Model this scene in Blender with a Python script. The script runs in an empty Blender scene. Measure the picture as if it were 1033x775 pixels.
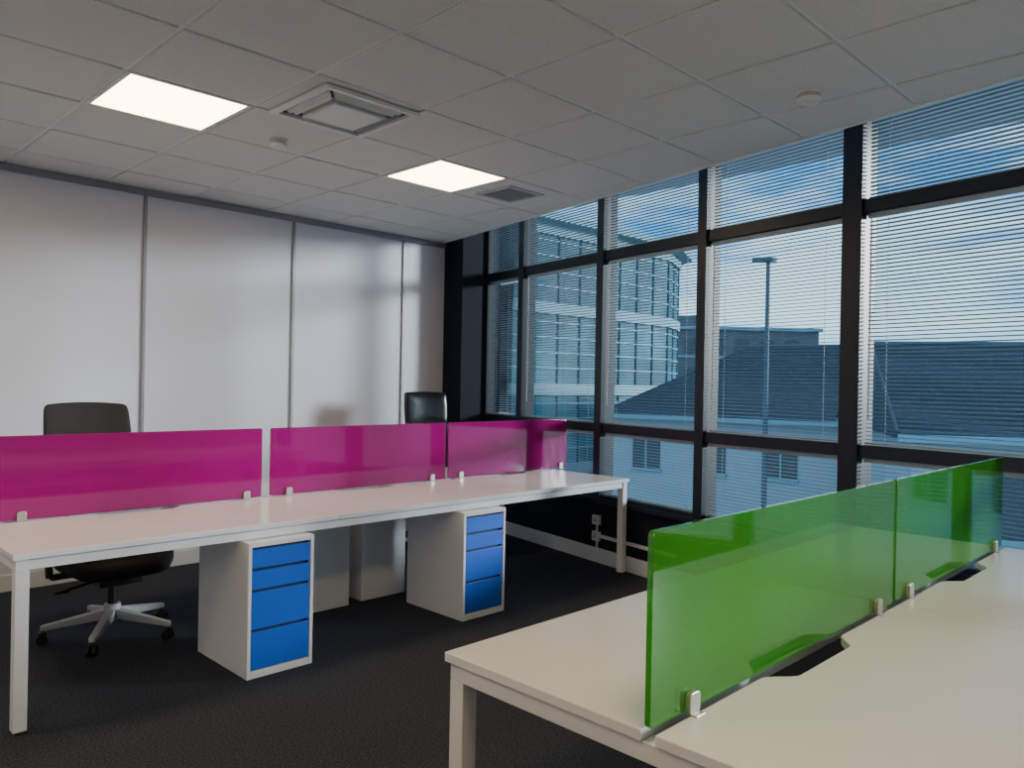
import bpy, bmesh, math
from mathutils import Vector, Matrix
scene=bpy.context.scene
COL=bpy.context.collection
# ------------------------------------------------------------ materials
def mat(name,color,rough=.5,metal=0,coat=0,spec=.5,noise=None,bump=None,emis=None,trans=0):
    m=bpy.data.materials.new(name);m.use_nodes=True;nt=m.node_tree
    b=nt.nodes['Principled BSDF']
    b.inputs['Base Color'].default_value=(*color,1);b.inputs['Roughness'].default_value=rough
    b.inputs['Metallic'].default_value=metal;b.inputs['Coat Weight'].default_value=coat
    b.inputs['Coat Roughness'].default_value=.03
    b.inputs['Specular IOR Level'].default_value=spec
    if emis:
        b.inputs['Emission Color'].default_value=(*emis[0],1);b.inputs['Emission Strength'].default_value=emis[1]
    tc=nt.nodes.new('ShaderNodeTexCoord')
    if noise:
        sc,c2,lo,hi=noise
        n=nt.nodes.new('ShaderNodeTexNoise');n.inputs['Scale'].default_value=sc;n.inputs['Detail'].default_value=5
        nt.links.new(tc.outputs['Object'],n.inputs['Vector'])
        r=nt.nodes.new('ShaderNodeValToRGB');r.color_ramp.elements[0].position=lo;r.color_ramp.elements[1].position=hi
        r.color_ramp.elements[0].color=(*color,1);r.color_ramp.elements[1].color=(*c2,1)
        nt.links.new(n.outputs['Fac'],r.inputs['Fac']);nt.links.new(r.outputs['Color'],b.inputs['Base Color'])
    if bump:
        sc,st,di=bump
        n=nt.nodes.new('ShaderNodeTexNoise');n.inputs['Scale'].default_value=sc;n.inputs['Detail'].default_value=4
        nt.links.new(tc.outputs['Object'],n.inputs['Vector'])
        bp=nt.nodes.new('ShaderNodeBump');bp.inputs['Strength'].default_value=st;bp.inputs['Distance'].default_value=di
        nt.links.new(n.outputs['Fac'],bp.inputs['Height']);nt.links.new(bp.outputs['Normal'],b.inputs['Normal'])
    if trans:
        amt,tcol=trans
        o=nt.nodes['Material Output'];mx=nt.nodes.new('ShaderNodeMixShader');t=nt.nodes.new('ShaderNodeBsdfTransparent')
        t.inputs['Color'].default_value=(*tcol,1);mx.inputs[0].default_value=amt
        nt.links.new(b.outputs[0],mx.inputs[1]);nt.links.new(t.outputs[0],mx.inputs[2]);nt.links.new(mx.outputs[0],o.inputs[0])
    return m
M={}
M['white']=mat('white_laminate',(.84,.86,.94),.20,noise=(3,(.81,.83,.92),.3,.7))
M['frame']=mat('white_powder_steel',(.82,.83,.90),.35)
M['cab']=mat('white_cabinet',(.80,.82,.88),.45)
M['blue']=mat('blue_drawer',(.001,.12,.70),.4)
M['slot']=mat('drawer_gap_dark',(.012,.02,.04),.6)
M['mag']=mat('magenta_acrylic',(.36,.002,.19),.07,coat=.8,noise=(1.5,(.33,.002,.17),.3,.7),trans=(.10,(.9,.05,.6)))
M['grn']=mat('green_acrylic',(.06,.33,.022),.06,coat=.9,noise=(1.5,(.055,.30,.02),.3,.7),trans=(.42,(.26,.80,.20)))
M['metal']=mat('brushed_metal',(.62,.60,.58),.3,metal=.7)
M['carpet']=mat('carpet',(.019,.024,.035),.95,spec=.12,noise=(110,(.066,.076,.100),.34,.68),bump=(260,.3,.004))
M['tile']=mat('ceiling_tile',(.74,.75,.76),.9,spec=.2,noise=(140,(.65,.66,.67),.45,.7))
M['grid']=mat('ceiling_grid',(.80,.81,.82),.5)
M['wall']=mat('partition_panel',(.66,.68,.79),.38,noise=(1.2,(.63,.65,.76),.3,.7))
M['wallgrey']=mat('painted_wall',(.70,.72,.78),.7,noise=(2,(.67,.69,.75),.3,.7))
M['alu']=mat('aluminium_trim',(.26,.27,.31),.4,metal=.5)
M['dark']=mat('navy_paint',(.008,.012,.020),.75,spec=.2,noise=(4,(.011,.015,.025),.3,.7))
M['frm']=mat('window_frame_navy',(.005,.013,.026),.4)
M['slat']=mat('blind_slat',(.30,.40,.48),.4)
M['skirt']=mat('white_trim',(.72,.75,.82),.4)
M['black']=mat('black_fabric',(.008,.008,.010),.8,bump=(300,.4,.003))
M['leather']=mat('black_leather',(.010,.011,.013),.28,coat=.25,bump=(60,.25,.004))
M['plast']=mat('black_plastic',(.012,.012,.014),.35)
M['grey']=mat('grey_plastic',(.50,.51,.53),.4)
M['lamp']=mat('led_diffuser',(.9,.88,.8),.5,emis=((1,.72,.37),16.0))
M['whitepl']=mat('white_plastic',(.76,.77,.78),.4)
M['acgap']=mat('ac_slot_dark',(.04,.04,.045),.7)
def glass():
    m=bpy.data.materials.new('window_glass');m.use_nodes=True;nt=m.node_tree;nt.nodes.clear()
    o=nt.nodes.new('ShaderNodeOutputMaterial');mx=nt.nodes.new('ShaderNodeMixShader')
    t=nt.nodes.new('ShaderNodeBsdfTransparent');g=nt.nodes.new('ShaderNodeBsdfGlossy');f=nt.nodes.new('ShaderNodeFresnel')
    f.inputs['IOR'].default_value=1.2;t.inputs['Color'].default_value=(.80,.94,.98,1);g.inputs['Roughness'].default_value=.02
    nt.links.new(f.outputs[0],mx.inputs[0]);nt.links.new(t.outputs[0],mx.inputs[1]);nt.links.new(g.outputs[0],mx.inputs[2]);nt.links.new(mx.outputs[0],o.inputs[0])
    return m
M['glass']=glass()
# ------------------------------------------------------------ mesh builder
class MB:
    def __init__(s,tf=None): s.v=[];s.f=[];s.mi=[];s.ms=[];s.tf=tf
    def m(s,k):
        if k not in s.ms:s.ms.append(k)
        return s.ms.index(k)
    def add(s,vs,fs,k):
        b=len(s.v);s.v+=[s.tf(*v) if s.tf else tuple(v) for v in vs]
        s.f+=[tuple(b+i for i in f) for f in fs];s.mi+=[s.m(k)]*len(fs)
    def box(s,x0,x1,y0,y1,z0,z1,k):
        s.add([(x0,y0,z0),(x1,y0,z0),(x1,y1,z0),(x0,y1,z0),(x0,y0,z1),(x1,y0,z1),(x1,y1,z1),(x0,y1,z1)],
              [(0,3,2,1),(4,5,6,7),(0,1,5,4),(1,2,6,5),(2,3,7,6),(3,0,4,7)],k)
    def prism(s,poly,fn,a,b,k):
        n=len(poly);vs=[fn(p,a) for p in poly]+[fn(p,b) for p in poly]
        fs=[tuple(range(n-1,-1,-1)),tuple(range(n,2*n))]+[(i,(i+1)%n,n+(i+1)%n,n+i) for i in range(n)]
        s.add(vs,fs,k)
    def cyl(s,c,r,z0,z1,k,n=20,r2=None):
        r2=r if r2 is None else r2
        vs=[(c[0]+r*math.cos(t*math.tau/n),c[1]+r*math.sin(t*math.tau/n),z0) for t in range(n)]
        vs+=[(c[0]+r2*math.cos(t*math.tau/n),c[1]+r2*math.sin(t*math.tau/n),z1) for t in range(n)]
        s.add(vs,[tuple(range(n-1,-1,-1)),tuple(range(n,2*n))]+[(i,(i+1)%n,n+(i+1)%n,n+i) for i in range(n)],k)
    def tube(s,p,q,r,k,n=12,r2=None):
        r2=r if r2 is None else r2
        p=Vector(p);q=Vector(q);d=(q-p).normalized();u=d.orthogonal().normalized();w=d.cross(u)
        vs=[tuple(p+(u*math.cos(t*math.tau/n)+w*math.sin(t*math.tau/n))*r) for t in range(n)]
        vs+=[tuple(q+(u*math.cos(t*math.tau/n)+w*math.sin(t*math.tau/n))*r2) for t in range(n)]
        s.add(vs,[tuple(range(n-1,-1,-1)),tuple(range(n,2*n))]+[(i,(i+1)%n,n+(i+1)%n,n+i) for i in range(n)],k)
    def obj(s,name,bevel=0,parent=None,smooth=False,loc=(0,0,0),rot=0,seg=2,subsurf=0):
        me=bpy.data.meshes.new(name);me.from_pydata(s.v,[],s.f)
        for k in s.ms:me.materials.append(M[k])
        me.polygons.foreach_set('material_index',s.mi)
        bm=bmesh.new();bm.from_mesh(me);bmesh.ops.recalc_face_normals(bm,faces=bm.faces);bm.to_mesh(me);bm.free()
        if smooth: me.polygons.foreach_set('use_smooth',[True]*len(me.polygons))
        o=bpy.data.objects.new(name,me);COL.objects.link(o)
        if bevel:
            b=o.modifiers.new('bevel','BEVEL');b.width=bevel;b.segments=seg;b.limit_method='ANGLE';b.angle_limit=math.radians(40)
        if subsurf:
            b=o.modifiers.new('sub','SUBSURF');b.levels=subsurf;b.render_levels=subsurf
        if parent:o.parent=parent
        else: o.location=loc;o.rotation_euler=(0,0,rot)
        return o
def empty(name,loc=(0,0,0),rot=0):
    e=bpy.data.objects.new(name,None);COL.objects.link(e);e.location=loc;e.rotation_euler=(0,0,rot);e.empty_display_size=.1;return e
# ------------------------------------------------------------ window wall frame
ZC=2.772; YW=5.87; X0=-1.6; Y0=-2.5
O=Vector((4.12+.2*YW,YW,0));A=Vector((-.1961,-.9806,0));N=Vector((.9806,-.1961,0))
def W(s_,n,z):
    p=O+A*s_+N*n;return (p.x,p.y,z)
def xw(y): return 4.12+.2*y
def xc(y): return 3.73+.2*y
SEND=(YW-Y0)/.9806
b=MB();b.add([(X0,Y0,0),(xw(Y0)+.3,Y0,0),(xw(YW)+.3,YW,0),(X0,YW,0),(X0,Y0,-.1),(xw(Y0)+.3,Y0,-.1),(xw(YW)+.3,YW,-.1),(X0,YW,-.1)],
 [(0,1,2,3),(7,6,5,4),(0,4,5,1),(1,5,6,2),(2,6,7,3),(3,7,4,0)],'carpet');b.obj('floor')
def clip(poly):
    out=[];f=lambda p:p[0]-xc(p[1])+.02
    for i in range(len(poly)):
        p,q=poly[i],poly[(i+1)%len(poly)];a,c=f(p),f(q)
        if a<=0: out.append(p)
        if (a<0<c) or (c<0<a):
            t=a/(a-c);out.append((p[0]+t*(q[0]-p[0]),p[1]+t*(q[1]-p[1])))
    return out
def crop(x0,x1,y0,y1):
    return max(x0,X0),min(x1,9),max(y0,Y0),min(y1,YW)
GX,GY=1.22,.655
lights=[(0,5),(3,5),(2,-1),(-1,-1),(-3,5),(-4,-1),(-3,2)]
acs=(1,4);vent=(4,5)
b=MB()
for i in range(-5,8):
    for j in range(-6,9):
        if (i,j) in lights or (i,j)==acs or (i,j)==vent: continue
        x0,x1,y0,y1=crop(GX+.6*i+.011,GX+.6*i+.589,GY+.6*j+.011,GY+.6*j+.589)
        if x1-x0<.02 or y1-y0<.02: continue
        poly=clip([(x0,y0),(x1,y0),(x1,y1),(x0,y1)])
        if len(poly)>2: b.prism(poly,lambda p,z:(p[0],p[1],z),ZC-.0015*((i*7+j*5)%3),ZC+.02,'tile')
b.add([(X0,Y0,ZC+.007),(xc(Y0),Y0,ZC+.007),(xc(YW),YW,ZC+.007),(X0,YW,ZC+.007),(X0,Y0,ZC+.03),(xc(Y0),Y0,ZC+.03),(xc(YW),YW,ZC+.03),(X0,YW,ZC+.03)],
 [(3,2,1,0),(4,5,6,7),(0,1,5,4),(1,2,6,5),(2,3,7,6),(3,0,4,7)],'grid')
ceil=b.obj('ceiling',bevel=.003,seg=1)
b=MB()
b.add([(xc(Y0)-.03,Y0,ZC-.006),(xc(Y0),Y0,ZC-.006),(xc(YW),YW,ZC-.006),(xc(YW)-.03,YW,ZC-.006),(xc(Y0)-.03,Y0,ZC+.03),(xc(Y0),Y0,ZC+.5),(xc(YW),YW,ZC+.5),(xc(YW)-.03,YW,ZC+.03)],
 [(3,2,1,0),(4,5,6,7),(0,1,5,4),(1,2,6,5),(2,3,7,6),(3,0,4,7)],'grid');b.obj('trim_1')
b=MB();b.box(X0-.2,6.2,Y0-.2,YW+.2,3.27,3.4,'wallgrey');b.obj('roof_slab')
b=MB();b.box(X0-.1,xw(YW)+.25,YW,YW+.1,0,3.27,'wall');b.obj('wall_left')
b=MB();b.box(X0-.1,X0,Y0,YW,0,3.27,'wallgrey');b.obj('wall_rear')
b=MB();b.box(X0-.1,xw(Y0)+.25,Y0-.1,Y0,0,3.27,'wallgrey');b.obj('wall_near')
b=MB()
for x in (-1.46,-.28,.91,2.10,3.29,4.43):
    b.box(x-.012,x+.012,YW-.014,YW,.10,ZC-.05,'alu')
b.box(X0,4.92,YW-.03,YW,ZC-.048,ZC-.003,'alu')
b.obj('trim_2',bevel=.002)
b=MB();b.box(X0,4.92,YW-.018,YW,0,.11,'skirt');b.obj('baseboard_left',bevel=.004)
b=MB();b.box(4.93,5.27,5.60,YW,0,3.27,'dark');b.obj('wall_column',bevel=.004)
b=MB(W);b.box(-.1,SEND,.0,.16,0,.50,'dark');b.obj('wall_right')
b=MB(W);b.box(.33,SEND,-.045,.0,.475,.515,'frm');b.obj('trim_3',bevel=.005)
b=MB(W);b.box(.33,SEND,-.022,.0,0,.115,'skirt');b.obj('baseboard_right',bevel=.004)
# window bays
mul=[.27,.908,2.024,3.095,4.209,5.29,6.37,7.45,8.5]
TR=[(.50,.535),(1.035,1.105),(2.405,2.48),(3.17,3.27)]
for i in range(len(mul)-1):
    e=empty('window_%d'%(i+1))
    w0=.06 if mul[i]==4.209 else .04; w1=.06 if mul[i+1]==4.209 else .04
    s0,s1=mul[i],mul[i+1]
    b=MB(W)
    b.box(s1-w1,s1+w1,-.02,.13,.50,3.27,'frm')
    if i==0:b.box(s0-.05,s0+.04,-.0,.13,.50,3.27,'frm')
    for z0,z1 in TR:b.box(s0+w0,s1-w1,0,.12,z0,z1,'frm')
    b.obj('window_frame',bevel=.003,parent=e,seg=1)
    b=MB(W)
    for z0,z1 in ((.535,1.035),(1.105,2.405),(2.48,3.17)):
        b.add([(s0+w0,.10,z0),(s1-w1,.10,z0),(s1-w1,.10,z1),(s0+w0,.10,z1)],[(0,1,2,3)],'glass')
    b.obj('glass_pane',parent=e)
    b=MB(W);a0,a1=s0+w0+.012,s1-w1-.012
    til=math.radians([9,9,7,5,13,12,12,12,12][i]);D=.0122;P=.0222
    for z0,z1 in ((.535,1.035),(1.105,2.405),(2.48,3.17)):
        b.box(a0,a1,.028,.058,z1-.028,z1-.003,'slat')
        b.box(a0,a1,.034,.052,z0+.004,z0+.016,'slat')
        z=z0+.03
        while z<z1-.035:
            dn,dz=D*math.cos(til),D*math.sin(til)
            b.add([(a0,.043-dn,z+dz),(a1,.043-dn,z+dz),(a1,.043,z+.0015),(a0,.043,z+.0015),(a1,.043+dn,z-dz),(a0,.043+dn,z-dz)],[(0,1,2,3),(3,2,4,5)],'slat')
            z+=P
        for s_ in (a0+.12,a1-.12):
            b.box(s_-.0012,s_+.0012,.0305,.0325,z0+.01,z1-.02,'slat')
    b.obj('venetian_blind')
b=MB(W)
for s_ in (.99,2.1,3.18,4.31): b.tube((s_,.015,2.38),(s_,.015,1.25),.004,'grey',8)
b.obj('blind_wand')
# ------------------------------------------------------------ ceiling fixtures
for (i,j) in lights:
    x,y=GX+.6*i,GY+.6*j
    e=empty('ceiling_light_panel',(x+.3,y+.3,ZC))
    b=MB()
    for q in ((-.295,.295,-.295,-.275),(-.295,.295,.275,.295),(-.295,-.275,-.275,.275),(.275,.295,-.275,.275)): b.box(*q,-.004,.01,'whitepl')
    b.obj('rim',parent=e)
    b=MB();b.box(-.274,.274,-.274,.274,0,.012,'lamp');b.obj('diffuser',parent=e)
# AC cassette
cx,cy=GX+.6*acs[0]+.3,GY+.6*acs[1]+.3
b=MB()
S_=.86
def ring(b,a,c,z0,z1,k):
    b.box(-a,a,-a,-c,z0,z1,k);b.box(-a,a,c,a,z0,z1,k);b.box(-a,-c,-c,c,z0,z1,k);b.box(c,a,-c,c,z0,z1,k)
ox,oy=.045,.025
b.box(-.289-ox,.289-ox,-.289-oy,.289-oy,.002,.02,'tile')
b.box(-.298*S_,.298*S_,-.298*S_,.298*S_,-.004,.002,'acgap')
ring(b,.31*S_,.275*S_,-.020,-.002,'whitepl')
for r in range(4):
    ca,sa=[(1,0),(0,1),(-1,0),(0,-1)][r]
    def T(x,y,z): return ((x*ca-y*sa)*S_,(x*sa+y*ca)*S_,z)
    for yo,zo in ((.238,-.010),(.212,-.018)):
        vs=[T(-yo,yo+.012,zo+.01),T(yo,yo+.012,zo+.01),T(yo-.02,yo-.006,zo-.012),T(-yo+.02,yo-.006,zo-.012)]
        vs+=[(v[0],v[1],v[2]+.003) for v in vs]
        b.add(vs,[(3,2,1,0),(4,5,6,7),(0,1,5,4),(1,2,6,5),(2,3,7,6),(3,0,4,7)],'whitepl')
b.box(-.175*S_,.175*S_,-.175*S_,.175*S_,-.036,-.004,'whitepl')
ring(b,.17*S_,.163*S_,-.0385,-.036,'grey')
b.obj('air_conditioner_cassette',bevel=.003,loc=(cx+ox,cy+oy,ZC))
# vent grille
vx,vy=GX+.6*4+.3,GY+.6*5+.3
b=MB();b.box(-.289,.289,-.289,.289,.0,.02,'tile')
b.box(-.15,.15,-.15,.15,-.003,.0,'acgap');ring(b,.175,.145,-.012,0,'grey')
for k in range(9): b.box(-.146,.146,-.142+k*.034,-.134+k*.034,-.010,-.002,'grey')
b.obj('ceiling_vent',bevel=.001,seg=1,loc=(vx,vy,ZC))
def detector(loc,r=.05):
    b=MB();b.cyl((0,0),r,-.012,0,'whitepl',28);b.cyl((0,0),r*.78,-.03,-.012,'grey',28,r2=r*.85)
    b.cyl((0,0),r*.8,-.045,-.03,'whitepl',28,r2=r*.95);b.cyl((0,0),r*.3,-.052,-.045,'whitepl',20,r2=r*.5)
    b.obj('smoke_detector',bevel=.003,loc=loc)
detector((2.17,4.06,ZC-.002));detector((3.46,1.56,ZC-.002),.062)
# ------------------------------------------------------------ desks
ZT=.714;TH=.025
def top(b,x0,x1,ya,yb,notch_at_b,ncx):
    d=.055;hw=.24;e=yb if notch_at_b else ya;sg=-1 if notch_at_b else 1
    nt=[(ncx-hw,e)]
    for k in range(9):
        t=k/8;nt.append((ncx-hw+.09*t,e+sg*d*(3*t*t-2*t**3)))
    for k in range(9):
        t=1-k/8;nt.append((ncx+hw-.09*t,e+sg*d*(3*t*t-2*t**3)))
    if notch_at_b: poly=[(x0,ya),(x1,ya),(x1,yb)]+nt[::-1]+[(x0,yb)]
    else: poly=[(x0,ya)]+nt+[(x1,ya),(x1,yb),(x0,yb)]
    b.prism(poly,lambda p,z:(p[0],p[1],z),ZT-TH,ZT,'white')
def rrect(x0,x1,z0,z1,r,n=5):
    P=[]
    for cx_,cz_,a in ((x1-r,z1-r,0),(x0+r,z1-r,90),(x0+r,z0+r,180),(x1-r,z0+r,270)):
        for k in range(n+1):
            t=math.radians(a+90*k/n);P.append((cx_+r*math.cos(t),cz_+r*math.sin(t)))
    return P
def desk(name,cuts,yf,yd,yb,panels,col,clamps,xlegs,tray):
    e=empty(name)
    b=MB()
    for i in range(len(cuts)-1):
        x0,x1=cuts[i]+.0015,cuts[i+1]-.0015;c=(x0+x1)/2
        top(b,x0,x1,yf,yd-.018,True,c);top(b,x0,x1,yd+.018,yb,False,c)
    b.obj('tabletops',bevel=.0025,parent=e)
    b=MB();xa,xb=cuts[0]+.012,cuts[-1]-.012;z0,z1=ZT-TH-.045,ZT-TH-.006
    for y in (yf+.02,yd-.10,yd+.06,yb-.06): b.box(xa+.045,xb-.045,y,y+.04,z0,z1,'frame')
    for x in (xa,xb-.045): b.box(x,x+.045,yf+.012,yb-.012,z0,z1+.004,'frame')
    for x in (xa,xb-.05):
        for y in (yf+.012,yb-.062):
            b.box(x,x+.05,y,y+.05,.012,z0,'frame');b.cyl((x+.025,y+.025),.018,0,.012,'plast')
    for x in xlegs:
        b.box(x-.025,x+.025,yd-.20,yd+.20,z0,z1+.003,'grey')
        b.box(x-.03,x+.03,yd-.03,yd+.03,.012,z0,'grey');b.box(x-.04,x+.04,yd-.2,yd+.2,0,.012,'grey')
    b.obj('frame',bevel=.003,parent=e)
    if tray:
        b=MB();b.box(xa+.15,xb-.15,yd-.09,yd+.05,.50,.505,'grey');b.box(xa+.15,xb-.15,yd-.09,yd-.086,.505,.58,'grey')
        b.box(xa+.15,xb-.15,yd+.046,yd+.05,.505,.58,'grey')
        for x in (xa+.3,(xa+xb)/2-.1,xb-.3): b.box(x-.01,x+.01,yd-.095,yd-.09,.50,ZT-TH-.006,'grey')
        b.obj('cable_tray',parent=e)
    for (x0,x1) in panels:
        b=MB();b.prism(rrect(x0,x1,ZT+.006,1.122,.012),lambda p,y:(p[0],y,p[1]),yd-.007,yd+.007,col)
        b.obj('screen',bevel=.0015,parent=e)
    b=MB()
    for x in clamps:
        for sg in (-1,1):
            b.prism(rrect(x-.020,x+.020,ZT+.0005,ZT+.048,.010),lambda p,y:(p[0],y,p[1]),yd+sg*.0075,yd+sg*.021,'metal')
            b.box(x-.018,x+.018,min(yd+sg*.008,yd+sg*.035),max(yd+sg*.008,yd+sg*.035),ZT+.0005,ZT+.004,'metal')
    b.obj('screen_clamps',bevel=.002,parent=e)
    return e
desk('bench_desk',[.775,2.24,3.63,4.765],3.476,4.26,4.86,[(.83,2.205),(2.26,3.615),(3.645,4.935)],'mag',[.98,2.11,2.38,3.49,3.76,4.86],[],False)
desk('bench_desk',[1.316,2.70,4.08],.12,.905,1.54,[(1.316,2.685),(2.71,4.07)],'grn',[1.465,2.54,2.83,3.93],[2.70],True)
# ------------------------------------------------------------ pedestals
def pedestal(x0,yf,flip=False,w=.345,d=.54,h=.642,rot=0):
    e=empty('drawer_pedestal',(x0+w/2,yf+d/2,0),math.pi if flip else rot)
    b=MB();x=w/2;y=d/2;t=.018
    b.box(-x,-x+t,-y,y,0,h,'cab');b.box(x-t,x,-y,y,0,h,'cab');b.box(-x+t,x-t,-y,y,h-t*1.3,h,'cab');b.box(-x+t,x-t,-y,y,0,.035,'cab')
    b.box(-x+t,x-t,y-.01,y,.035,h-t*1.3,'cab')
    b.obj('carcass',bevel=.0015,parent=e,seg=1)
    b=MB();b.box(-x+t+.001,x-t-.001,-y+.024,-y+.028,.035,h-t*1.3,'slot');b.obj('drawer_recess',parent=e)
    b=MB();zb=.040;zt=h-t*1.3-.012
    hs=[.178,.175,.088,.088];g=(zt-zb-sum(hs))/3;z=zb
    for hh in hs:
        b.box(-x+t+.003,x-t-.003,-y+.002,-y+.016,z,z+hh,'blue');z+=hh+g
    b.obj('drawer_fronts',bevel=.002,parent=e)
pedestal(1.715,3.42);pedestal(3.06,3.42)
pedestal(2.41,4.15,True);pedestal(2.86,4.17,True)
# ------------------------------------------------------------ chairs
def shell(b,w,h,zc,y0,curve,th,k,taper=1.0,n=10,m=10,rr=.35,lean=.0,lumb=0.0):
    def pt(u,v,off):
        a=u*math.sqrt(1-rr*v*v/1.0*.5);c=v*math.sqrt(1-rr*u*u*.5)
        X=a*w/2*(1-(1-taper)*(v+1)/2);Z=zc+c*h/2
        edge=(1-max(abs(u),abs(v))**4)
        Y=y0+lean*(Z-zc)+curve*(-(X/(w/2))**2)+lumb*math.cos(c*1.6)+off*(.35+.65*edge)
        return (X,Y,Z)
    vs=[];
    for s_ in (-th/2,th/2):
        for j in range(m+1):
            for i in range(n+1): vs.append(pt(-1+2*i/n,-1+2*j/m,s_))
    K=(n+1)*(m+1);fs=[]
    for j in range(m):
        for i in range(n):
            a=j*(n+1)+i;fs.append((a,a+1,a+n+2,a+n+1));fs.append((K+a,K+a+n+1,K+a+n+2,K+a+1))
    ed=[i for i in range(n+1)]+[j*(n+1)+n for j in range(1,m+1)]+[m*(n+1)+i for i in range(n-1,-1,-1)]+[j*(n+1) for j in range(m-1,0,-1)]
    for q in range(len(ed)):
        a,c=ed[q],ed[(q+1)%len(ed)];fs.append((a,K+a,K+c,c))
    b.add(vs,fs,k)
def chair(loc,rot,high=False,yb=.30,sz=0,R=.335):
    e=empty('office_chair',loc,rot)
    b=MB()
    for q in range(5):
        a=math.radians(18+72*q);ca,sa=math.cos(a),math.sin(a)
        L=R;w1,w2=.026,.015
        def T(l,s_,z): return (l*ca-s_*sa,l*sa+s_*ca,z)
        vs=[T(.02,-w1,.10),T(.02,w1,.10),T(L,w2,.072),T(L,-w2,.072),T(.02,-w1,.155),T(.02,w1,.155),T(L,w2,.098),T(L,-w2,.098)]
        b.add(vs,[(3,2,1,0),(4,5,6,7),(0,1,5,4),(1,2,6,5),(2,3,7,6),(3,0,4,7)],'grey')
    b.cyl((0,0),.042,.09,.18,'grey')
    b.obj('star_base',bevel=.006,parent=e)
    b=MB()
    for q in range(5):
        a=math.radians(18+72*q);ca,sa=math.cos(a),math.sin(a);px,py=(R-.01)*ca,(R-.01)*sa
        for s_ in (-.016,.016):
            p=Vector((px-s_*sa,py+s_*ca,.028));d=Vector((-sa,ca,0))*.009
            b.tube(p-d,p+d,.028,'plast',18)
        b.tube((px,py,.03),(px,py,.085),.009,'plast',10)
        b.box(px-.018,px+.018,py-.018,py+.018,.045,.066,'plast')
    b.obj('castors',bevel=.002,parent=e)
    b=MB();b.cyl((0,0),.025,.17,.28,'plast');b.cyl((0,0),.016,.28,.36,'metal')
    b.box(-.11,.11,-.13,.15,.33+sz,.42+sz,'plast')
    b.tube((-.09,-.05,.36+sz),(-.26,-.07,.335+sz),.009,'plast',8);b.box(-.31,-.24,-.085,-.055,.325+sz,.34+sz,'plast')
    b.tube((-.09,.06,.38+sz),(-.28,.05,.375+sz),.009,'plast',8)
    pts=[(0,.10,.39+sz),(0,yb-.03,.40+sz),(0,yb+.025,.50+sz),(0,yb+.04,.80 if not high else .95)]
    for p,q in zip(pts,pts[1:]): b.tube(p,q,.024,'plast',12)
    b.box(-.08,.08,yb+.01,yb+.04,.62,.86,'plast')
    b.obj('mechanism',bevel=.006,parent=e)
    b=MB();k='leather' if high else 'black'
    vs=[]
    prof=[(.84,.405),(.96,.415),(1.0,.445),(1.0,.475),(.97,.492),(.88,.505),(.6,.508),(.3,.502)]
    seg=40
    for sc,z in prof:
        for t in range(seg):
            a=t*math.tau/seg;c,s_=math.cos(a),math.sin(a)
            x=.265*math.copysign(abs(c)**.5,c)*sc;y=.25*math.copysign(abs(s_)**.5,s_)*sc
            zz=z+sz-(.03*max(0,(-y-.15)/.10) if y<-.15 else 0)
            vs.append((x,y,zz))
    fs=[tuple(range(seg-1,-1,-1))]
    for r_ in range(len(prof)-1):
        for t in range(seg): fs.append((r_*seg+t,r_*seg+(t+1)%seg,(r_+1)*seg+(t+1)%seg,(r_+1)*seg+t))
    fs.append(tuple((len(prof)-1)*seg+t for t in range(seg)))
    b.add(vs,fs,k);b.obj('seat',parent=e,smooth=True)
    b=MB()
    if high:
        shell(b,.47,.56,.83,yb,.05,.07,k,taper=.95,lean=.12,lumb=-.03)
        b.obj('backrest',parent=e,smooth=True,subsurf=1)
        b=MB();shell(b,.44,.30,1.175,yb+.035,.035,.085,k,lean=.1,rr=.16);b.obj('headrest',parent=e,smooth=True,subsurf=1)
        b=MB();b.tube((-.06,yb+.06,1.02),(-.06,yb+.065,1.18),.010,'metal');b.tube((.06,yb+.06,1.02),(.06,yb+.065,1.18),.010,'metal');b.obj('headrest_posts',parent=e)
    else:
        shell(b,.49,.62,.95,yb,.045,.045,k,taper=.97,lean=.08,lumb=-.03,rr=.16)
        b.obj('backrest',parent=e,smooth=True,subsurf=1)
    b=MB()
    for s_ in (-1,1):
        b.tube((s_*.09,.0,.39+sz),(s_*.31,.0,.40+sz),.016,'plast');b.tube((s_*.31,.0,.395+sz),(s_*.32,.01,.615),.018,'plast')
        b.box(s_*.32-.04,s_*.32+.04,-.12,.13,.610,.636,'plast')
    b.obj('armrests',bevel=.008,parent=e)
chair((1.475,4.50,0),math.radians(2),yb=.45,sz=-.03)
chair((4.27,5.05,0),math.radians(-8),True)
# ------------------------------------------------------------ sockets
b=MB(W)
for z in (.17,.30):
    b.box(2.00,2.075,-.03,0,z,z+.075,'skirt');b.box(2.018,2.057,-.034,-.03,z+.02,z+.055,'grey')
b.box(2.03,2.045,-.014,0,.115,.17,'skirt')
b.box(2.03,2.045,-.014,0,.245,.30,'skirt')
b.box(2.08,2.9,-.02,0,.20,.225,'skirt')
b.obj('wall_socket',bevel=.003)
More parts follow.
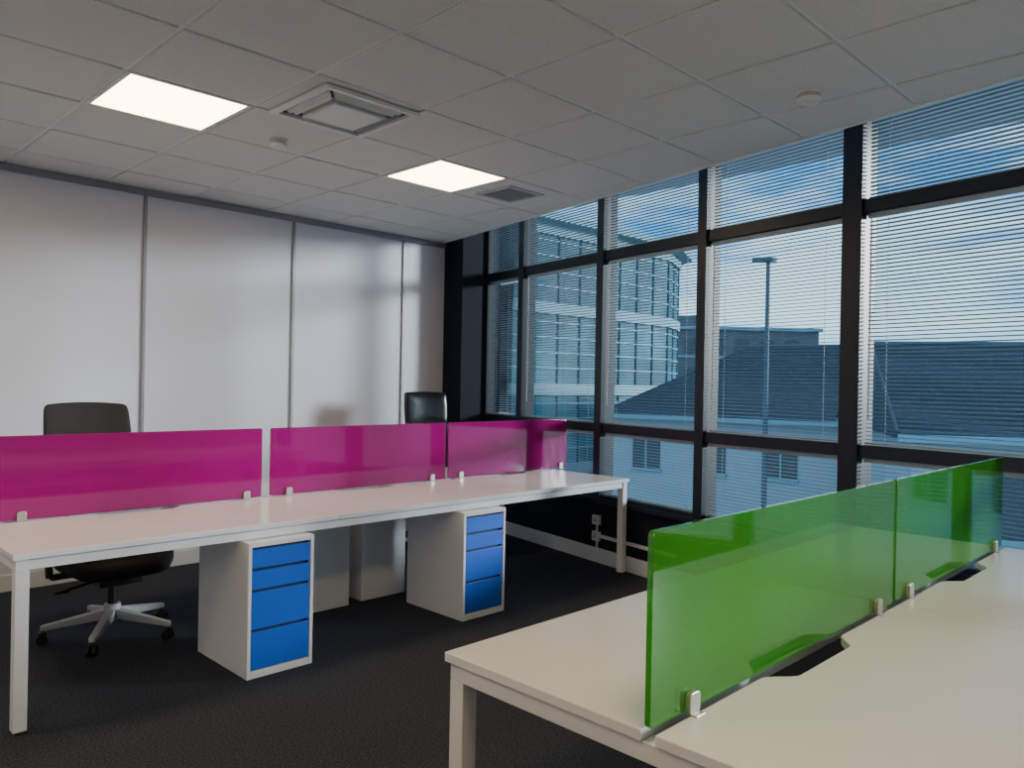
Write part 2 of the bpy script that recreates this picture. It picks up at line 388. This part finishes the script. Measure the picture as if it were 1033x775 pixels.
# ------------------------------------------------------------ outside
M['slate']=mat('slate_roof',(.024,.034,.050),.65,noise=(6,(.038,.050,.068),.3,.7))
M['render']=mat('house_render',(.36,.44,.50),.8,noise=(2,(.32,.40,.46),.3,.7))
M['brick']=mat('brown_cladding',(.11,.12,.135),.8,noise=(1,(.14,.15,.16),.3,.7))
M['win']=mat('dark_window',(.02,.04,.06),.2)
M['teal']=mat('teal_glazing',(.015,.10,.14),.6,spec=.2,noise=(.25,(.06,.22,.28),.42,.58))
M['band']=mat('pale_band',(.20,.36,.43),.7)
M['mull']=mat('facade_mullion',(.03,.09,.12),.8,spec=.1)
M['ground']=mat('asphalt',(.08,.095,.11),.9,noise=(.3,(.12,.135,.15),.3,.7))
M['pole']=mat('galvanised_pole',(.05,.09,.12),.6,metal=.1)
b=MB();b.box(5.6,400,-200,300,-5.2,-5,'ground');b.obj('ground_outdoor')
def house(c,ang,L,Wd,ze,zr,hip,name='house'):
    e=empty(name,(c[0],c[1],0),ang)
    b=MB();l,w=L/2,Wd/2
    b.box(-l+.3,l-.3,-w+.3,w-.3,-5,ze,'render')
    b.obj('walls',parent=e)
    b=MB()
    b.add([(-l,-w,ze-.1),(l,-w,ze-.1),(l,w,ze-.1),(-l,w,ze-.1),(-l,-w,ze),(l,-w,ze),(l,w,ze),(-l,w,ze),(-l+hip,0,zr),(l-hip,0,zr)],
      [(3,2,1,0),(0,1,5,4),(1,2,6,5),(2,3,7,6),(3,0,4,7),(4,5,9,8),(6,7,8,9),(5,6,9),(7,4,8)],'slate')
    nrow=22
    for sgn in (-1,1):
        for k in range(1,nrow):
            t=k/nrow;y=sgn*w*(1-t);z=ze+(zr-ze)*t;xx=l-hip*t
            b.box(-xx,xx,y-.02,y+.02,z-.01,z+.025,'slate')
    b.obj('roof',parent=e)
    b=MB()
    b.tube((-l+hip,0,zr),(l-hip,0,zr),.06,'pole',8)
    for sx in (-1,1):
        for sy in (-1,1): b.tube((sx*l,sy*w,ze),(sx*(l-hip),0,zr),.04,'slate',8)
    b.box(-l,l,-w-.1,-w,ze-.16,ze-.02,'band');b.box(-l,l,w,w+.1,ze-.16,ze-.02,'band')
    b.obj('ridge_and_gutter',parent=e)
    b=MB();k=-l+1.2
    while k<l-1.5:
        for z in (ze-1.9,ze-4.6):
            for sy in (-1,1):
                yy=sy*(w-.3);b.box(k,k+1.0,min(yy,yy+sy*.05),max(yy,yy+sy*.05),z,z+1.25,'win')
                b.box(k-.06,k+1.06,min(yy,yy+sy*.08),max(yy,yy+sy*.08),z-.1,z,'band')
                b.box(k+.47,k+.53,min(yy,yy+sy*.07),max(yy,yy+sy*.07),z,z+1.25,'band')
        k+=2.3
    b.obj('house_windows',parent=e)
house((27.8,11.9),math.radians(-77),13.5,8.5,.40,2.95,4.2)
house((21.9,1.9),math.radians(-61),12.0,8.6,.62,2.50,.2)
def block(name,p,q,depth,z1,k,k2,z0=-5):
    p=Vector((*p,0));q=Vector((*q,0));a=(q-p);L=a.length;a.normalize();n=Vector((a.y,-a.x,0))
    if n.dot(p)<0:n=-n
    tf=lambda s_,d,z:tuple((p+a*s_+n*d)+Vector((0,0,z)))
    b=MB(tf);b.box(0,L,0,depth,z0,z1,k);b.box(-.3,L+.3,-.3,depth+.3,z1,z1+.35,'band')
    b.box(L*.15,L*.4,2,depth-1,z1+.35,z1+1.6,k)
    fh=3.0;z=z1-2.4
    while z>z0+1:
        s_=1.0
        while s_<L-1.8:
            b.box(s_,s_+1.5,-.06,0,z,z+1.5,k2);s_+=2.6
        b.box(0,L,-.1,0,z-.5,z-.25,'band')
        z-=fh
    b.obj(name)
block('apartment_building',(66,46),(78.8,34.0),14,7.2,'brick','win')
# curved glass office building
path=[(13,23.0),(20.6,20.6),(27,20.4),(31,20.6),(33.4,21.6),(34.9,23.6),(35.4,26.5),(35.4,34),(13,34)]
def offs(path,d):
    c=Vector((24,27));return [tuple(Vector(p)+(Vector(p)-c).normalized()*d) for p in path]
b=MB();top_=7.7
flo=[-5,-1.8,1.4,4.6,7.7]
b.prism(path,lambda p,z:(p[0],p[1],z),-5,top_,'teal')
for zz in flo[1:]:
    b.prism(offs(path,.14),lambda p,z:(p[0],p[1],z),zz-.45,zz,'band')
b.prism(offs(path,.75),lambda p,z:(p[0],p[1],z),top_,top_+.25,'band')
for i in range(len(path)-2):
    p,q=Vector(path[i]),Vector(path[i+1]);n=max(1,int((q-p).length/1.1))
    for k in range(n):
        c=p.lerp(q,k/n);b.box(c.x-.03,c.x+.03,c.y-.05,c.y+.03,-5,top_,'mull')
for zz in flo[:-1]:
    for h in (.6,1.2,1.8,2.4): b.prism(offs(path,.05),lambda p,z:(p[0],p[1],z),zz+h,zz+h+.06,'band')
b.obj('office_building')
# street lamp
b=MB();x,y=15.05,7.58
b.tube((x,y,-5),(x,y,4.0),.07,'pole',14,r2=.04);b.cyl((x,y),.12,-5,-3.6,'pole')
b.prism([(-.18,0),(-.08,-.07),(.15,-.09),(.32,-.05),(.32,.05),(.15,.09),(-.08,.07)],lambda p,z:(x-p[0]*.6+p[1]*.8,y+p[0]*.8+p[1]*.6,z),4.0,4.09,'pole')
b.obj('street_lamp',bevel=.01)
# ------------------------------------------------------------ world
w=bpy.data.worlds.new('sky');scene.world=w;w.use_nodes=True;nt=w.node_tree;nt.nodes.clear()
out=nt.nodes.new('ShaderNodeOutputWorld');bg=nt.nodes.new('ShaderNodeBackground');tc=nt.nodes.new('ShaderNodeTexCoord')
sx=nt.nodes.new('ShaderNodeSeparateXYZ');nt.links.new(tc.outputs['Generated'],sx.inputs[0])
gr=nt.nodes.new('ShaderNodeValToRGB');cr=gr.color_ramp
cr.elements[0].position=0;cr.elements[0].color=(.34,.58,.78,1)
cr.elements[1].position=1;cr.elements[1].color=(.12,.30,.58,1)
for p_,c_ in ((.07,(.34,.62,.84)),(.17,(.07,.32,.70)),(.40,(.035,.21,.52))):
    el=cr.elements.new(p_);el.color=(*c_,1)
nt.links.new(sx.outputs['Z'],gr.inputs['Fac'])
mp=nt.nodes.new('ShaderNodeMapping');mp.inputs['Scale'].default_value=(3.0,3.0,16);mp.inputs['Location'].default_value=(1.4,.7,.3);nt.links.new(tc.outputs['Generated'],mp.inputs['Vector'])
nz=nt.nodes.new('ShaderNodeTexNoise');nz.inputs['Scale'].default_value=1.3;nz.inputs['Detail'].default_value=7;nz.inputs['Roughness'].default_value=.52
nt.links.new(mp.outputs[0],nz.inputs['Vector'])
r2=nt.nodes.new('ShaderNodeValToRGB');r2.color_ramp.elements[0].position=.44;r2.color_ramp.elements[1].position=.60
nt.links.new(nz.outputs['Fac'],r2.inputs['Fac'])
mx=nt.nodes.new('ShaderNodeMixRGB');mx.inputs[2].default_value=(.58,.76,.86,1)
nt.links.new(r2.outputs['Color'],mx.inputs[0]);nt.links.new(gr.outputs['Color'],mx.inputs[1])
nt.links.new(mx.outputs[0],bg.inputs['Color']);bg.inputs['Strength'].default_value=2.1;nt.links.new(bg.outputs[0],out.inputs[0])
sd=bpy.data.lights.new('sun','SUN');sd.energy=5.5;sd.angle=math.radians(10);sd.color=(1,.95,.93)
so=bpy.data.objects.new('sun',sd);COL.objects.link(so)
so.rotation_euler=Vector((-.77,.62,-.17)).to_track_quat('-Z','Y').to_euler();so.location=(12,-4,6)
pl=bpy.data.lights.new('window_portal','AREA');pl.shape='RECTANGLE';pl.size=8.3;pl.size_y=2.7
pl.cycles.is_portal=True
po=bpy.data.objects.new('window_portal',pl);COL.objects.link(po)
c=O+A*4.25+N*.14
zax=N; xax=A; yax=zax.cross(xax)
po.matrix_world=Matrix(((xax.x,yax.x,zax.x,c.x),(xax.y,yax.y,zax.y,c.y),(xax.z,yax.z,zax.z,1.88),(0,0,0,1)))
# ------------------------------------------------------------ camera
f,yaw,pit,rol=783.2,math.radians(44.845),math.radians(-.098),math.radians(1.065)
fw=Vector((math.cos(yaw)*math.cos(pit),math.sin(yaw)*math.cos(pit),math.sin(pit)))
r0=Vector((math.sin(yaw),-math.cos(yaw),0));u0=r0.cross(fw)
r=r0*math.cos(rol)+u0*math.sin(rol);u=-r0*math.sin(rol)+u0*math.cos(rol)
cd=bpy.data.cameras.new('camera');cd.sensor_width=36;cd.lens=f/1033*36;cd.clip_start=.05;cd.clip_end=1000
cam=bpy.data.objects.new('camera',cd);COL.objects.link(cam)
cam.matrix_world=Matrix(((r.x,u.x,-fw.x,0),(r.y,u.y,-fw.y,0),(r.z,u.z,-fw.z,1.4175),(0,0,0,1)))
scene.camera=cam
